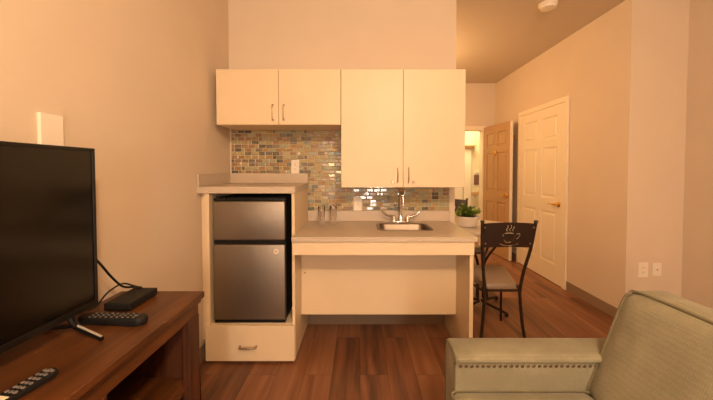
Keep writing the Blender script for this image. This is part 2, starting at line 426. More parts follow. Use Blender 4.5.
box('bottom_trim', M['black'], t, fx0+.002, fx1-.002, TF+.008, TF+.046, .242, .261, .003)
bm = bmesh.new(); bm_box(bm, fx0, fx0+.08, TF+.01, TF+.07, 1.08, 1.096, .003); bm_tube(bm, [(fx0+.02,TF+.03,1.078),(fx0+.02,TF+.03,1.112)], .008, 10)
bm_box(bm, fx0+.08, fx1, TF+.03, TF+.06, 1.08, 1.094, .003)
obj('hinge_cover', bm, M['black'], t)
bm = bmesh.new(); bm_lathe(bm, [(.001,-.0025),(.016,-.0025),(.018,0)], -.572, TF+.0042, .735, 24, 'y')
bd = obj('badge', bm, M['white'], f2, smooth=True)
bm = bmesh.new()
for k in range(3): bm_box(bm, -.582, -.562, TF+.0012, TF+.0018, .728+k*.0055, .7305+k*.0055)
obj('badge_lettering', bm, M['sign'], bd)

# ---------------------------------------------------------------- upper cabinets
UF = 2.316
def wall_cab(label, x0, x1, z0, z1, handz, lock):
    t = thing('wall_cabinet', label, 'cabinet', ((x0+x1)/2, (UF+D)/2, z0), None)
    bm = bmesh.new(); bm_box(bm, x0+.001, x1-.001, UF+.02, D-.0005 if z0 > 1.65 else D-.009, z0, z1, .001)
    obj('body', bm, M['cabedge'] if False else M['cab'], t)
    xm = (x0+x1)/2
    for s, (a, b) in ((-1, (x0+.001, xm-.0015)), (1, (xm+.0015, x1-.001))):
        d = box('door', M['cab'], t, a, b, UF, UF+.019, z0+.001, z1-.001, .002)
        bar_pull(d, xm+s*.04, handz, xm+s*.04, handz+.108, UF, r=.003)
        if lock:
            bm = bmesh.new(); bm_lathe(bm, [(.0,-.006),(.008,-.006),(.0105,-.003),(.0105,0)], xm+s*.078, UF, handz+.003, 16, 'y'); obj('lock', bm, M['nickel'], d, smooth=True)
    return t
wall_cab('short cream two-door wall cabinet above the mosaic, left of the taller one', -1.055, -.141, 1.622, 2.027, 1.658, False)
wall_cab('tall cream two-door wall cabinet with small round locks, above the sink', -.139, .774, 1.161, 2.027, 1.197, True)

# ---------------------------------------------------------------- sink counter
CF = 2.012
hx0, hx1, hy0, hy1 = .145, .515, 2.235, 2.505
t = thing('sink_countertop', 'grey speckled laminate countertop holding the sink', 'countertop', (.16, 2.34, .828))
bm = bmesh.new()
for a in ((-.4415,.758,CF,hy0),(-.4415,hx0,hy0,hy1),(hx1,.758,hy0,hy1),(-.4415,.758,hy1,D-.001)):
    bm_box(bm, a[0], a[1], a[2], a[3], .828, .858)
bmesh.ops.remove_doubles(bm, verts=bm.verts, dist=1e-5)
obj('slab', bm, M['slab'], t)
box('backsplash_lip', M['slab'], t, -.4415, .757, D-.024, D-.009, .8585, .948, .002)
t = thing('sink_cabinet', 'cream open sink base with hanging front panel and right end panel', 'cabinet', (.16, 2.34, 0))
box('fascia', M['cab'], t, -.4415, .745, CF+.018, CF+.036, .735, .8275, .002)
box('end_panel', M['cab'], t, .722, .747, CF+.0365, D-.01, FL, .8275, .002)
pn = box('knee_panel', M['cab'], t, -.4415, .7215, 2.335, 2.353, .202, .685, .002)
bm = bmesh.new(); bm_lathe(bm, [(0,-.004),(.006,-.003),(.007,0)], -.412, 2.3345, .52, 12, 'y'); obj('screw', bm, M['nickel'], pn, smooth=True)

# sink
t = thing('sink', 'small rectangular stainless steel sink set into the grey counter', 'sink', (.33, 2.37, .70))
bm = bmesh.new()
def rrect(x0, x1, y0, y1, r, z, n=5):
    out = []
    for cx, cy, a0 in ((x1-r,y1-r,0),(x0+r,y1-r,90),(x0+r,y0+r,180),(x1-r,y0+r,270)):
        for k in range(n+1):
            a = R(a0+90*k/n); out.append(bm.verts.new((cx+r*math.cos(a), cy+r*math.sin(a), z)))
    return out
loops = [rrect(hx0-.018,hx1+.018,hy0-.018,hy1+.018,.05,.8583), rrect(hx0-.016,hx1+.016,hy0-.016,hy1+.016,.05,.862),
         rrect(hx0+.004,hx1-.004,hy0+.004,hy1-.004,.045,.861), rrect(hx0+.01,hx1-.01,hy0+.01,hy1-.01,.045,.852),
         rrect(hx0+.02,hx1-.02,hy0+.02,hy1-.02,.045,.73), rrect(hx0+.05,hx1-.05,hy0+.05,hy1-.05,.04,.705)]
for a, b in zip(loops, loops[1:]):
    for k in range(len(a)): f = bm.faces.new((a[k], a[(k+1)%len(a)], b[(k+1)%len(a)], b[k])); f.smooth = True
bm.faces.new(loops[-1])
obj('basin', bm, M['basin'], t, smooth=True)
bm = bmesh.new(); bm_lathe(bm, [(0,.0),(.02,.001),(.034,.003),(.036,.0005)], .33, 2.37, .7052, 24); obj('drain', bm, M['nickel'], t, smooth=True)

# faucet
fxc, fyc = .335, 2.575
t = thing('faucet', 'chrome gooseneck faucet with two wing handles behind the sink', 'faucet', (fxc, fyc, .8585))
bm = bmesh.new(); bm_box(bm, fxc-.075, fxc+.075, fyc-.024, fyc+.024, .8585, .874, .007, 3)
bm_lathe(bm, [(.024,0),(.022,.02),(.014,.035),(.013,.05)], fxc, fyc, .872, 20); obj('base', bm, M['chrome'], t, smooth=True)
bm = bmesh.new()
pts = [(fxc,fyc,.9),(fxc,fyc,1.07)] + [(fxc+.004, fyc-.05+.05*math.cos(a), 1.075+.05*math.sin(a)) for a in [PI*k/10 for k in range(1,10)]] + [(fxc+.006,fyc-.1,1.07),(fxc+.006,fyc-.1,1.02)]
bm_tube(bm, pts, .0105, 14); bm_tube(bm, [(fxc+.006,fyc-.1,1.028),(fxc+.006,fyc-.1,0.985)], .014, 14)
obj('spout', bm, M['chrome'], t, smooth=True)
for s in (-1, 1):
    bm = bmesh.new(); cx = fxc+s*.055
    bm_lathe(bm, [(.019,0),(.017,.02),(.012,.03),(.011,.042),(0,.046)], cx, fyc, .873, 18)
    bm_tube(bm, spline([(cx,fyc-.005,.91),(cx+s*.04,fyc-.012,.912),(cx+s*.075,fyc-.016,.93),(cx+s*.1,fyc-.018,.955)]), .0085, 10)
    obj('handle', bm, M['chrome'], t, smooth=True)

# tumblers
def tumbler(x, y, label):
    bm = bmesh.new(); z = .8582
    bm_lathe(bm, [(0,0),(.022,0),(.0235,.004),(.027,.142),(.0266,.143),(.026,.142),(.0222,.012),(0,.012)], 0, 0, 0, 28)
    o = obj('glass_tumbler', bm, M['glass'], smooth=True); o.location = (x, y, z); return tag(o, label, 'glass', 'clear glasses on the sink counter')
tumbler(-.305, 2.485, 'tall clear glass tumbler on the grey counter, nearer the fridge cabinet')
tumbler(-.215, 2.52, 'tall clear glass tumbler on the grey counter, nearer the outlet')

# outlets and plates
def outlet(x, z, w, h, y, label, kind='duplex', group=None):
    t = thing('wall_outlet', label, 'outlet', (x, y, z), group)
    box('cover_plate', M['white'], t, x-w/2, x+w/2, y-.006, y, z-h/2, z+h/2, .002)
    bm = bmesh.new()
    if kind == 'duplex':
        for dz in (-.02, .02): bm_box(bm, x-.015, x+.015, y-.009, y-.0055, z+dz-.014, z+dz+.014, .003)
    elif kind == 'rocker': bm_box(bm, x-.016, x+.016, y-.009, y-.0055, z-.033, z+.033, .002)
    else: bm_box(bm, x-.012, x+.012, y-.008, y-.0055, z-.012, z+.012, .002)
    f = obj('face', bm, M['white'], t)
    bm = bmesh.new()
    if kind == 'duplex':
        for dz in (-.02, .02):
            for q in ((-.0072,-.0048,-.003,.007),(.0048,.0072,-.003,.007),(-.002,.002,-.01,-.007)):
                b2 = bmesh.new(); bm_box(b2, x+q[0], x+q[1], y-.0094, y-.0088, z+dz+q[2], z+dz+q[3]); obj('slot', b2, M['slot'], f)
        bm.free(); return
    elif kind == 'rocker': bm_box(bm, x-.004, x+.004, y-.0094, y-.0088, z-.002, z+.002)
    else: bm_box(bm, x-.005, x+.005, y-.0084, y-.0078, z-.006, z+.004)
    obj('slot', bm, M['slot'], f)
outlet(-.02, 1.0, .07, .115, D-.0095, 'white wall outlet in the mosaic left of the faucet', 'rocker')
outlet(-.545, 1.318, .068, .115, D-.0095, 'white wall outlet in the mosaic above the raised counter', 'duplex')
outlet(2.415, .438, .085, .125, D, 'larger white wall outlet low on the wall behind the sofa, left one', 'duplex')
outlet(2.533, .442, .075, .11, D, 'smaller white jack plate low on the wall behind the sofa, right one', 'jack')
bm = bmesh.new(); bm_box(bm, XL, XL+.014, 1.072, 1.157, 1.355, 1.487, .003)
o = obj('blank_wall_plate', bm, M['white'], origin=(XL, 1.115, 1.42)); tag(o, 'cream blank plate on the left wall above the television', 'wall plate')

# ceiling smoke detector
t = thing('smoke_detector', 'round white smoke detector on the ceiling', 'smoke detector', (1.64, 2.78, CH-.045))
bm = bmesh.new(); bm_lathe(bm, [(.075,.045),(.075,.03),(.066,.022),(.066,.02)], 1.64, 2.78, CH-.045, 32); obj('base', bm, M['white'], t, smooth=True)
bm = bmesh.new(); bm_lathe(bm, [(.066,.022),(.06,.004),(.045,0),(0,0)], 1.64, 2.78, CH-.045, 32); obj('cover', bm, M['white'], t, smooth=True)

# ---------------------------------------------------------------- television stand
TH = .74
t = thing('television_stand', 'reddish brown wooden television stand with open shelves by the left wall', 'tv stand', (-.9, .75, 0))
ty0, ty1 = .10, 1.415
bm = bmesh.new()
bm_box(bm, -1.085, -.707, ty0, ty1, .712, TH, .004, 2); bm_box(bm, -1.085, -.716, ty0+.012, ty1-.012, .695, .713, .004, 2)
obj('top', bm, M['stand'], t)
bm = bmesh.new()
bm_box(bm, -.745, -.722, ty0+.03, ty1-.03, .65, .696, .001); obj('apron', bm, M['stand'], t)
for y0, y1 in ((ty1-.115, ty1-.03), (.79, .875), (ty0+.03, ty0+.12)):
    bm = bmesh.new(); bm_box(bm, -.748, -.718, y0, y1, FL, .651, .003)
    obj('stile', bm, M['standv'], t)
bm = bmesh.new(); bm_box(bm, -1.075, -.749, ty1-.055, ty1-.035, FL, .695); obj('side_panel', bm, M['standv'], t)
bm = bmesh.new(); bm_box(bm, -1.075, -.749, ty0+.035, ty0+.055, FL, .695); obj('side_panel', bm, M['standv'], t)
bm = bmesh.new(); bm_box(bm, -1.06, -.749, .83, .848, .05, .695); obj('divider', bm, M['standin'], t)
bm = bmesh.new(); bm_box(bm, -1.06, -.735, .849, ty1-.056, .355, .375, .001); bm_box(bm, -1.06, -.735, ty0+.056, .829, .355, .375, .001); obj('shelf', bm, M['stand'], t)
bm = bmesh.new(); bm_box(bm, -1.06, -.735, ty0+.056, ty1-.056, .03, .05, .001); obj('bottom_shelf', bm, M['stand'], t)
bm = bmesh.new()
y = ty0+.056
while y < ty1-.06:
    bm_box(bm, -1.075, -1.0605, y, min(y+.058, ty1-.056), .05, .694, .002); y += .06
obj('back_panel', bm, M['standin'], t)

# television
t = thing('television', 'black flat television standing on the wooden stand', 'television', (-.97, .75, TH))
tx = -.945; y0, y1 = .165, 1.115; z0, z1 = .808, 1.366
bm = bmesh.new()
bm_box(bm, tx-.03, tx, y0, y1, z0, z1, .004, 2)
hs = bm_box(bm, tx-.06, tx-.03, y0+.12, y1-.12, z0+.02, z0+.28, .01)
obj('housing', bm, M['matblack'], t)
bm = bmesh.new()
for a in ((y0,y1,z0,z0+.02),(y0,y1,z1-.011,z1),(y0,y0+.011,z0+.02,z1-.011),(y1-.011,y1,z0+.02,z1-.011)):
    bm_box(bm, tx+.0005, tx+.006, a[0], a[1], a[2], a[3], .0015)
obj('bezel', bm, M['black'], t)
box('screen', M['screen'], t, tx+.0005, tx+.002, y0+.011, y1-.011, z0+.02, z1-.011, 0)
for yy in (1.03, .25):
    sg = 1 if yy > .6 else -1
    bm = bmesh.new()
    bm_tube(bm, [(tx-.015,yy,z0+.004),(tx-.012,yy,z0-.02),(tx+.01,yy-.005*sg,TH+.03)], .010, 8)
    bm_tube(bm, [(tx-.13,yy+.03*sg,TH+.0075),(tx-.01,yy,TH+.032),(tx+.115,yy-.035*sg,TH+.0075)], .0075, 8)
    ft = obj('foot', bm, M['black'], t, smooth=True)
    bm = bmesh.new(); bm_tube(bm, [(tx+.012,yy-.007*sg,TH+.036),(tx+.115,yy-.035*sg,TH+.0145)], .0036, 8); obj('trim_strip', bm, M['silver'], ft, smooth=True, label='bright silver strip')

# cable box
t = thing('cable_box', 'flat black rectangular media box at the far end of the television stand', 'media box', (-.94, 1.29, TH))
box('case', M['matblack'], t, -.993, -.89, 1.2, 1.368, TH+.004, TH+.034, .004, 3)
for a in (-.98, -.9):
    for b in (1.215, 1.355): bm = bmesh.new(); bm_lathe(bm, [(.006,0),(.006,.0045)], a, b, TH, 10); obj('foot', bm, M['black'], t)
# cables
def cable(pts, r, label, m='black'):
    bm = bmesh.new(); bm_tube(bm, spline(pts, 8), r, 8); o = obj('cable', bm, M[m], origin=pts[-1], smooth=True); return tag(o, label, 'cable')
cable([(-.99,1.05,1.06),(-.985,1.12,1.0),(-.985,1.176,.94),(-.998,1.25,.86),(-1.0,1.31,.80),(-.985,1.35,.782),(-.955,1.36,.777)], .0045, 'thick black cable looping down from the television onto the media box')
cable([(-1.0,1.08,.80),(-1.01,1.14,.775),(-1.02,1.2,.765),(-1.03,1.27,.79),(-1.025,1.34,.80),(-1.01,1.385,.775),(-.97,1.39,.76),(-.95,1.3725,.757)], .0035, 'thin black cable lying behind the media box')
cable([(-.745,1.424,.45),(-.738,1.426,.2),(-.725,1.42,.03),(-.68,1.36,-.024),(-.66,1.1,-.025),(-.685,.8,-.025)], .0045, 'black cord hanging beside the far leg of the television stand')

# large-key remote lying across
def remote(name, label, x, y, ang, L, Wd, H, rows, cols, rkey, span=None):
    t = thing(name, label, 'remote control', (x, y, TH+.0004)); t.rotation_euler = (0,0,ang)
    n = 12; bm = bmesh.new(); rings = []
    for z, s in ((0,.86),(.25*H,.97),(.7*H,1.0),(H*.95,.93),(H,.85)):
        ring = []
        for cx, a0 in ((L/2-Wd/2, -90), (-L/2+Wd/2, 90)):
            for k in range(n+1):
                a = R(a0+180*k/n); ring.append(bm.verts.new((cx+Wd/2*s*math.cos(a), Wd/2*s*math.sin(a), z*(1.0 if cx > 0 else .9))))
        rings.append(ring)
    for a, b in zip(rings, rings[1:]):
        for k in range(len(a)): bm.faces.new((a[k], a[(k+1)%len(a)], b[(k+1)%len(a)], b[k]))
    bm.faces.new(rings[0][::-1]); bm.faces.new(rings[-1])
    W[t.name] = Vector((0,0,0)); body = obj('body', bm, M['matblack'], t, smooth=True); 
    me = None
    for i in range(rows):
        for j in range(cols):
            if me is None:
                bm = bmesh.new(); bm_lathe(bm, [(rkey,0),(rkey,.002),(rkey*.7,.003),(0,.003)], 0, 0, 0, 12)
                k0 = obj('button', bm, M['button'], t, smooth=True); me = k0.data; k = k0
            else:
                k = k0.copy(); C.objects.link(k)
            px = -L*.30+L*.72*i/(rows-1)*.9
            if span: px = span[0]+(span[1]-span[0])*i/(rows-1)
            k.location = (px, (j-(cols-1)/2)*Wd*.27, H*(.9+.1*(px+L/2)/L)-.0003)
            if i == rows-1 and j == cols//2: k.scale = (1.7,1.7,1)
    return t
remote('remote_control', 'thick black remote control lying crosswise in front of the media box', -.888, 1.115, R(-3), .25, .052, .028, 9, 3, .0036)
t = remote('remote_control', 'slim black remote control with grey buttons at the near end of the stand', -.838, .742, R(82), .19, .044, .017, 6, 3, .0048, (-.002,.078))
bm = bmesh.new(); bm_box(bm, -.032, -.016, -.016, .016, .0155, .0172, .001); obj('label_strip', bm, M['paper'], t, label='pale label strip')

# ---------------------------------------------------------------- bistro table and chairs
TCX, TCY = 1.17, 3.02
t = thing('dining_table', 'round pale-topped bistro table beyond the counter', 'table', (TCX, TCY, FL))
bm = bmesh.new(); bm_lathe(bm, [(0,.722),(.36,.722),(.38,.73),(.38,.743),(.374,.75),(0,.75)], TCX, TCY, 0, 56); obj('tabletop', bm, M['tabletop'], t, smooth=True)
bm = bmesh.new(); bm_lathe(bm, [(.05,.71),(.18,.712),(.18,.7215),(0,.7215)], TCX, TCY, 0, 32); obj('top_plate', bm, M['iron'], t)
for k in range(4):
    a = R(-56+90*k); d = Vector((math.cos(a), math.sin(a), 0)); c0 = Vector((TCX, TCY, 0))
    bm = bmesh.new()
    bm_tube(bm, spline([c0+d*.27+Vector((0,0,.714)), c0+d*.17+Vector((0,0,.60)), c0+d*.05+Vector((0,0,.42)), c0+d*.035+Vector((0,0,.25)), c0+d*.04+Vector((0,0,.04))]), .011, 10)
    bm_tube(bm, [c0+d*.02+Vector((0,0,.02)), c0+d*.1+Vector((0,0,.015)), c0+d*.27+Vector((0,0,-.002))], .012, 10)
    bm_lathe(bm, [(.016,0),(.018,.01),(.016,.034),(0,.036)], c0.x+d.x*.27, c0.y+d.y*.27, FL, 14)
    obj('leg', bm, M['iron'], t, smooth=True)

def make_chair(label):
    """origin under the seat middle; faces +Y, back at y=-.27"""
    t = thing('dining_chair', label, 'chair', (0,0,0))
    # seat
    yb, yf = -.26, .20; wb, wf = .125, .215
    bm = bmesh.new()
    def outline(z, ins):
        pts = [(-wb+ins, yb+ins), (wb-ins, yb+ins)]
        L = []
        def corner(cx, cy, r, a0, a1):
            for k in range(6):
                a = R(a0+(a1-a0)*k/5); L.append(bm.verts.new((cx+r*math.cos(a), cy+r*math.sin(a), z)))
        r = .05
        corner(-wb+r, yb+r, r-ins, 190, 270); corner(wb-r, yb+r, r-ins, 270, 350)
        corner(wf-r, yf-r, r-ins, -10, 90); corner(-wf+r, yf-r, r-ins, 90, 190)
        return L
    loops = [outline(.465,.012), outline(.47,.0), outline(.492,.0), outline(.505,.008), outline(.511,.03)]
    for a, b in zip(loops, loops[1:]):
        for k in range(len(a)): bm.faces.new((a[k], a[(k+1)%len(a)], b[(k+1)%len(a)], b[k]))
    bm.faces.new(loops[0][::-1]); bm.faces.new(loops[-1])
    obj('seat', bm, M['vinyl'], t, smooth=True)
    bm = bmesh.new(); bm_tube(bm, [(-wb-.012,yb-.0,.458),(wb+.012,yb-.0,.458),(wf+.005,yf,.458),(-wf-.005,yf,.458)], .0095, 8, closed=True)
    obj('seat_frame', bm, M['iron'], t, smooth=True)
    for s in (-1, 1):
        bm = bmesh.new()
        bm_tube(bm, spline([(s*.181,-.36,.965),(s*.168,-.325,.78),(s*.142,-.285,.6),(s*.126,-.272,.47),(s*.126,-.272,.41),(s*.145,-.28,.2),(s*.178,-.305,.0)]), .0115, 10)
        bm_lathe(bm, [(.012,0),(.015,.004),(.012,.014),(0,.017)], s*.182, -.361, .963, 12)
        obj('rear_leg', bm, M['iron'], t, smooth=True)
        bm = bmesh.new(); bm_tube(bm, spline([(s*.2,.185,.455),(s*.205,.2,.25),(s*.222,.235,0)]), .0105, 10); obj('front_leg', bm, M['iron'], t, smooth=True)
    # back rail plate, arched, with a coffee cup cut through it
    bm = bmesh.new(); n = 14; g = []
    for i in range(n+1):
        u_ = -1+2*i/n; col = []
        for z, hw in ((.785,.166),(.955,.178)):
            zz = z + (.012*(1-u_*u_) if z > .9 else .008*(1-u_*u_))
            yy = -.328 - (z-.785)/.17*.030 - .018*(1-u_*u_)
            col.append((u_*hw, yy, zz))
        g.append(col)
    F = [[bm.verts.new(p) for p in c] for c in g]; B = [[bm.verts.new((p[0],p[1]-.006,p[2])) for p in c] for c in g]
    for i in range(n):
        bm.faces.new((F[i][0],F[i+1][0],F[i+1][1],F[i][1])); bm.faces.new((B[i][0],B[i][1],B[i+1][1],B[i+1][0]))
        bm.faces.new((F[i][0],B[i][0],B[i+1][0],F[i+1][0])); bm.faces.new((F[i][1],F[i+1][1],B[i+1][1],B[i][1]))
    bm.faces.new((F[0][0],F[0][1],B[0][1],B[0][0])); bm.faces.new((F[n][0],B[n][0],B[n][1],F[n][1]))
    rail = obj('back_rail', bm, M['iron'], t)
    # cutters
    def strip(cb, pts, w):
        P = [Vector((p[0],0,p[1])) for p in pts]; N = len(P)
        L_, R_ = [], []
        for i in range(N):
            tt = P[min(i+1,N-1)]-P[max(i-1,0)]; tt.normalize(); nn = Vector((-tt.z,0,tt.x))*w
            L_.append(P[i]+nn); R_.append(P[i]-nn)
        vs = [[cb.verts.new((q.x, y_, q.z)) for q in L_+R_[::-1]] for y_ in (-.42,-.30)]
        M_ = len(vs[0])
        for k in range(N-1):
            for y_, fl in ((0,1),(1,-1)):
                f = [vs[y_][k],vs[y_][k+1],vs[y_][M_-2-k],vs[y_][M_-1-k]]; cb.faces.new(f[::fl])
        for k in range(M_): cb.faces.new((vs[0][k],vs[0][(k+1)%M_],vs[1][(k+1)%M_],vs[1][k]))
    cz = .865; shapes = []
    shapes.append([(-.032+.0, cz+.022),(-.03, cz+.0),(-.018,cz-.022),(-.004,cz-.027),(.012,cz-.022)])   # bowl left
    shapes.append([(-.024,cz+.027),(0,cz+.030),(.022,cz+.027)])                                          # rim
    shapes.append([(.019,cz-.016),(.027,cz+.0),(.030,cz+.018)])                                          # bowl right
    shapes.append([(.036,cz+.022),(.052,cz+.026),(.056,cz+.014),(.047,cz+.0),(.036,cz-.006)])            # ear
    shapes.append([(-.046,cz-.034),(-.02,cz-.044),(.005,cz-.046),(.03,cz-.043),(.054,cz-.034)])          # saucer
    shapes.append([(-.012,cz+.040),(-.018,cz+.052),(-.009,cz+.062),(-.014,cz+.076)])                      # steam
    shapes.append([(.004,cz+.040),(-.001,cz+.052),(.008,cz+.062),(.004,cz+.078)])
    shapes.append([(.019,cz+.040),(.015,cz+.050),(.022,cz+.060),(.019,cz+.070)])
    cb = bmesh.new()
    for s_ in shapes: s_[:] = [(a*1.3, cz+(b-cz)*1.2-.008) for a, b in s_]
    for s_ in shapes: strip(cb, [(p.x, p.z) for p in spline([(a,0,b) for a,b in s_], 4)], .0028)
    bmesh.ops.recalc_face_normals(cb, faces=cb.faces)
    cm = bpy.data.meshes.new('c'); cb.to_mesh(cm); cb.free(); co = bpy.data.objects.new('c', cm); C.objects.link(co)
    md = rail.modifiers.new('cut', 'BOOLEAN'); md.object = co; md.solver = 'EXACT'
    bpy.context.view_layer.update(); dg = bpy.context.evaluated_depsgraph_get()
    nm = bpy.data.meshes.new_from_object(rail.evaluated_get(dg)); rail.modifiers.clear(); rail.data = nm
    bpy.data.objects.remove(co); bpy.data.meshes.remove(cm)
    for s in (-1, 1):
        for z_ in (.815, .93):
            f_ = (z_-.785)/.17
            bm = bmesh.new(); bm_lathe(bm, [(0,-.005),(.004,-.0045),(.0065,-.001),(.0065,.001)], s*(.15+.018*f_), -.339-.030*f_, z_, 10, 'y'); obj('bolt', bm, M['nickel'], t, smooth=True)
    return t
def copy_tree(o, parent=None):
    c = o.copy(); C.objects.link(c)
    if parent: c.parent = parent
    for ch in list(o.children): copy_tree(ch, c)
    return c
ch1 = make_chair('dark metal bistro chair with coffee-cup cutout back, beside the end of the sink counter')
ch2 = copy_tree(ch1)
ch1.location = (1.014, 2.485, FL)
ch2.location = (1.10, 3.44, FL); ch2.rotation_euler = (0,0,R(178))
ch2['label'] = 'dark bistro chair on the far side of the round table, behind the potted plant'

# potted plant
t = thing('potted_plant', 'small bushy green plant in a pale pot on the round table', 'potted plant', (1.03, 3.02, .75))
px_, py_ = 1.03, 3.02
bm = bmesh.new(); bm_lathe(bm, [(0,0),(.085,0),(.095,.005),(.112,.085),(.116,.088),(.116,.1),(.108,.1),(.102,.085),(0,.083)], px_, py_, .7505, 32); pt = obj('pot', bm, M['pot'], t, smooth=True)
bm = bmesh.new(); bm_lathe(bm, [(.0,.0835),(.103,.0855)], px_, py_, .7505, 20); obj('soil', bm, M['soil'], pt)
bm = bmesh.new(); st = bmesh.new()
for k in range(40):
    a = random.uniform(0, 2*PI); rr = random.uniform(.02,.15); h = random.uniform(.04,.13)*(1-.25*rr/.13)
    b0 = Vector((px_+.3*rr*math.cos(a), py_+.3*rr*math.sin(a), .83)); tip = Vector((px_+rr*math.cos(a), py_+rr*math.sin(a), .83+h))
    mid = (b0+tip)/2+Vector((0,0,.02)); bm_tube(st, spline([b0, mid, tip], 3), .0015, 5)
    for q in range(7):
        p = b0.lerp(tip, random.uniform(.35,1)) + Vector((random.uniform(-.01,.01), random.uniform(-.01,.01), random.uniform(-.004,.012)))
        yaw = random.uniform(0,2*PI); pit = random.uniform(-.3,.8); l = random.uniform(.028,.046); w_ = l*.45
        d = Vector((math.cos(yaw)*math.cos(pit), math.sin(yaw)*math.cos(pit), math.sin(pit))); sd = Vector((-math.sin(yaw), math.cos(yaw), 0)); up = sd.cross(d)
        prev = None; rows_ = []
        for s_, ww in ((0,.12),(.3,.85),(.55,1),(.8,.65),(1,.05)):
            c_ = p + d*l*s_ + up*(-.18*l*s_*s_); rows_.append((bm.verts.new(c_-sd*w_*ww+up*.003*ww), bm.verts.new(c_-up*.0), bm.verts.new(c_+sd*w_*ww+up*.003*ww)))
        for r0, r1 in zip(rows_, rows_[1:]):
            for j in (0,1):
                f = bm.faces.new((r0[j], r0[j+1], r1[j+1], r1[j])); f.smooth = True
o = obj('foliage', bm, M['leaf'], t); obj('stem', st, M['leaf'], t)

# ---------------------------------------------------------------- sofa
t = thing('sofa', 'grey-beige woven sofa with nailhead trim and piped back, bottom right', 'sofa', (.8, .4, 0))
SY0, SY1 = -.75, 1.28
def arm(y0, y1, s):
    """profile in YZ extruded along X; inner face on side s"""
    x0, x1 = .355, 1.12
    yi = y0 if s < 0 else y1; yo = y1 if s < 0 else y0
    w_ = abs(yo-yi); sg = 1 if yo > yi else -1
    prof = [(.016,.12),(.016,.3),(.016,.50),(.016,.574),(.008,.578),(.0,.583),(.0,.592),(.012,.601),(.04,.605),(w_-.03,.605),(w_-.006,.596),(w_,.575),(w_,.3),(w_,.12)]
    bm = bmesh.new(); rings = []
    xs = [(x0,.012),(x0+.004,.004),(x0+.012,0),(x1,0)]
    cy, cz = w_/2, .4
    for x, ins in xs:
        ring = []
        for (a, z) in prof:
            aa = a + (ins if a < cy else -ins); zz = z-ins if z > .2 else z
            ring.append(bm.verts.new((x, yi+sg*aa, zz)))
        rings.append(ring)
    for a, b in zip(rings, rings[1:]):
        for k in range(len(a)): bm.faces.new((a[k], a[(k+1)%len(a)], b[(k+1)%len(a)], b[k]))
    bm.faces.new(rings[0]); bm.faces.new(rings[-1][::-1])
    o = obj('arm', bm, M['fabric'], t, smooth=True)
    me = None
    X = x0+.02
    while X < .9:
        if me is None:
            bm = bmesh.new(); bm_lathe(bm, [(0,-.0035*sg),(.004,-.0028*sg),(.0066,0)], 0, 0, 0, 12, 'y'); W0 = W[o.name]
            k0 = obj('nailhead', bm, M['nail'], None, smooth=True); k0.parent = o; me = k0.data; k = k0
            k.location = Vector((X, yi+sg*.0155, .559))-W[o.name]
        else:
            k = k0.copy(); C.objects.link(k); k.location = Vector((X, yi+sg*.0155, .559))-W[o.name]
        X += .021
    bm = bmesh.new()
    pp = [(x0+.002, yi+sg*(a+(.006 if a < cy else -.006)), z-(.006 if z > .2 else 0)) for a, z in prof]
    bm_tube(bm, pp, .0045, 8); obj('piping', bm, M['piping'], o, smooth=True)
arm(1.135, 1.285, -1)
arm(-.75, -.60, 1)
bm = bmesh.new(); bm_box(bm, .37, 1.16, -.60, 1.14, .10, .30, .01); obj('base_frame', bm, M['fabric'], t)
def soft(bm, x0, x1, y0, y1, z0, z1, r, bulge, shear=0, nu=10):
    """rounded, slightly bulging cushion; shear leans it in x with height"""
    b0 = len(bm.verts)
    bmesh.ops.create_cube(bm, size=2)
    vs = list(bm.verts)[b0:]
    es = [e for e in bm.edges if e.verts[0] in vs]
    bmesh.ops.subdivide_edges(bm, edges=es, cuts=nu, use_grid_fill=True)
    vs = list(bm.verts)[b0:]
    hx, hy, hz = (x1-x0)/2, (y1-y0)/2, (z1-z0)/2
    for v in vs:
        # concentrate the grid lines near the edges so that the rounding is smooth
        c = [math.copysign(abs(q)**.55, q) if abs(q) > 1e-6 else 0 for q in v.co]
        p = Vector((c[0]*hx, c[1]*hy, c[2]*hz))
        inner = Vector((max(-hx+r, min(hx-r, p.x)), max(-hy+r, min(hy-r, p.y)), max(-hz+r, min(hz-r, p.z))))
        d = p-inner
        if d.length > 1e-9: p = inner + d.normalized()*min(r, d.length if d.length < r else r)
        bx, by, bz = 1-c[0]**2, 1-c[1]**2, 1-c[2]**2
        p.x += math.copysign(bulge*by*bz, c[0]) if abs(c[0]) > .97 else 0
        p.y += math.copysign(bulge*.6*bx*bz, c[1]) if abs(c[1]) > .97 else 0
        p.z += math.copysign(bulge*bx*by, c[2]) if abs(c[2]) > .97 else 0
        p += Vector(((x0+x1)/2, (y0+y1)/2, (z0+z1)/2))
        p.x += shear*(p.z-z0)
        v.co = p
for a, b in ((-.575, .265), (.275, 1.155)):
    bm = bmesh.new(); soft(bm, .335, .86, a, b, .30, .472, .035, .012); sc = obj('seat_cushion', bm, M['fabric'], t, smooth=True, sharp=False)
    bm = bmesh.new()
    lp = []
    for cx, cy, a0 in ((.86-.03,b-.03,0),(.335+.03,b-.03,90),(.335+.03,a+.03,180),(.86-.03,a+.03,270)):
        for k in range(5): q = R(a0+22.5*k); lp.append((cx+.028*math.cos(q), cy+.028*math.sin(q), .462))
    bm_tube(bm, lp, .005, 8, closed=True); obj('piping', bm, M['piping'], sc, smooth=True)
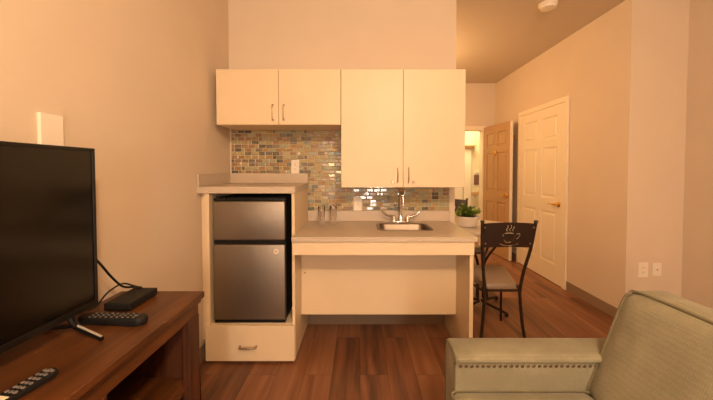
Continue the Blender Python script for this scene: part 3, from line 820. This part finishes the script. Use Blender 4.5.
# back: leaning, piped round its top
SH = .38
bm = bmesh.new(); soft(bm, .818, .965, -.70, 1.165, .44, .862, .06, .012, SH, 14); bk = obj('backrest', bm, M['fabric'], t, smooth=True, sharp=False)
bm = bmesh.new()
def bp(y, z, off=.0): return (.836+SH*(z-.44)+off, y, z)
pts = [bp(1.148,.47), bp(1.15,.65), bp(1.15,.80), bp(1.138,.835), bp(1.10,.852,.005), bp(.8,.8565,.008), bp(.3,.858,.008), bp(-.3,.8565,.008), bp(-.62,.852,.005), bp(-.68,.83), bp(-.69,.6), bp(-.69,.47)]
bm_tube(bm, spline(pts, 6), .0055, 8); obj('piping', bm, M['piping'], bk, smooth=True)
bm = bmesh.new(); bm_box(bm, .93, 1.14, -.70, 1.165, .10, .70, .02, 3); obj('back_frame', bm, M['fabric'], t)
for x in (.42, 1.1):
    for y in (-.68, 1.21):
        bm = bmesh.new(); bm_lathe(bm, [(.016,0),(.024,.155),(0,.155)], x, y, FL, 14); obj('leg', bm, M['standv'], t, smooth=True)

# ---------------------------------------------------------------- corridor beyond the entry
t = thing('corridor_pilaster', 'cream pilaster with a moulded cornice in the bright corridor', 'pilaster', (2.03, COR-.03, 0))
bm = bmesh.new(); bm_box(bm, 1.84, 2.05, COR-.05, COR-.0005, FL, 1.70, .004); bm_box(bm, 2.065, 2.21, COR-.06, COR-.0005, FL, 1.70, .004); obj('shaft', bm, M['trimp'], t)
bm = bmesh.new()
bm_box(bm, 1.82, 2.225, COR-.07, COR-.0005, 1.70, 1.725, .003); bm_box(bm, 1.80, 2.25, COR-.09, COR-.0005, 1.725, 1.755, .008); bm_box(bm, 1.77, 2.285, COR-.115, COR-.0005, 1.755, 1.785, .004)
obj('cornice', bm, M['rail'], t)
t = thing('handrail', 'light wooden handrail along the corridor wall', 'handrail', (2.8, COR-.05, .80))
bm = bmesh.new(); bm_box(bm, 2.215, 4.1, COR-.07, COR-.045, .79, .86, .01, 3); obj('rail', bm, M['rail'], t)
for x in (2.3, 3.0, 3.7):
    bm = bmesh.new(); bm_box(bm, x-.015, x+.015, COR-.046, COR-.0005, .80, .84, .003); obj('bracket', bm, M['nickel'], t)
t = thing('corridor_sign', 'small brown sign plate with a white top on the corridor wall', 'sign', (2.36, COR-.01, 1.0))
box('plate', M['sign'], t, 2.285, 2.42, COR-.012, COR-.0005, 1.0, 1.19, .003)
box('header', M['white'], t, 2.305, 2.40, COR-.014, COR-.0005, 1.215, 1.27, .003)

# ---------------------------------------------------------------- lights
def area(name, loc, rot, sx, sy, power, col):
    l = bpy.data.lights.new(name, 'AREA'); l.shape = 'RECTANGLE'; l.size = sx; l.size_y = sy; l.energy = power; l.color = col
    o = bpy.data.objects.new(name, l); C.objects.link(o); o.location = loc; o.rotation_euler = rot; return o
def point(name, loc, power, col, r=.1):
    l = bpy.data.lights.new(name, 'POINT'); l.energy = power; l.color = col; l.shadow_soft_size = r
    o = bpy.data.objects.new(name, l); C.objects.link(o); o.location = loc; return o
area('window_daylight', (.3, BACK-.13, 1.25), (R(90),0,0), .38, 1.55, 52, (1,.87,.76))  # light for the assumed windows, also the frontal fill
area('window_daylight', (-.775, BACK-.13, 1.25), (R(90),0,0), .33, 1.55, 6, (1,.87,.76))
point('living_room_ceiling_lamp', (.5,-.7,2.48), 160, (1,.725,.47), .13)
point('living_room_table_lamp', (-.5,-1.9,1.35), 20, (1,.62,.30), .14)  # unseen lamp added behind the camera as warm fill
area('corridor_ceiling_lamp', (1.9,5.8,CH-.04), (0,0,0), .8, .4, 34, (1,.80,.44))
point('entry_ceiling_lamp', (.5,4.0,2.3), 42, (1,.60,.27), .15)
wd = bpy.data.worlds.new('World'); S.world = wd; wd.use_nodes = True
wd.node_tree.nodes['Background'].inputs['Color'].default_value = (1,.78,.55,1); wd.node_tree.nodes['Background'].inputs['Strength'].default_value = .3

# ---------------------------------------------------------------- camera
F_, PITCH, HX, HY = 314.0, 1.6, 360.0, 170.0
cd = bpy.data.cameras.new('camera'); cam = bpy.data.objects.new('camera', cd); C.objects.link(cam); S.camera = cam
cam.location = (0, 0, 1.29); cam.rotation_euler = (R(90-PITCH), 0, 0)
cd.sensor_width = 36; cd.lens = F_/713*36; cd.clip_start = .02
cd.shift_x = -(HX-356.5)/713
cd.shift_y = -((200-F_*math.tan(R(PITCH)))-HY)/713
S.view_settings.view_transform = 'Standard'; S.view_settings.look = 'None'; S.view_settings.gamma = 1; S.view_settings.exposure = .22
S.view_settings.use_curve_mapping = False
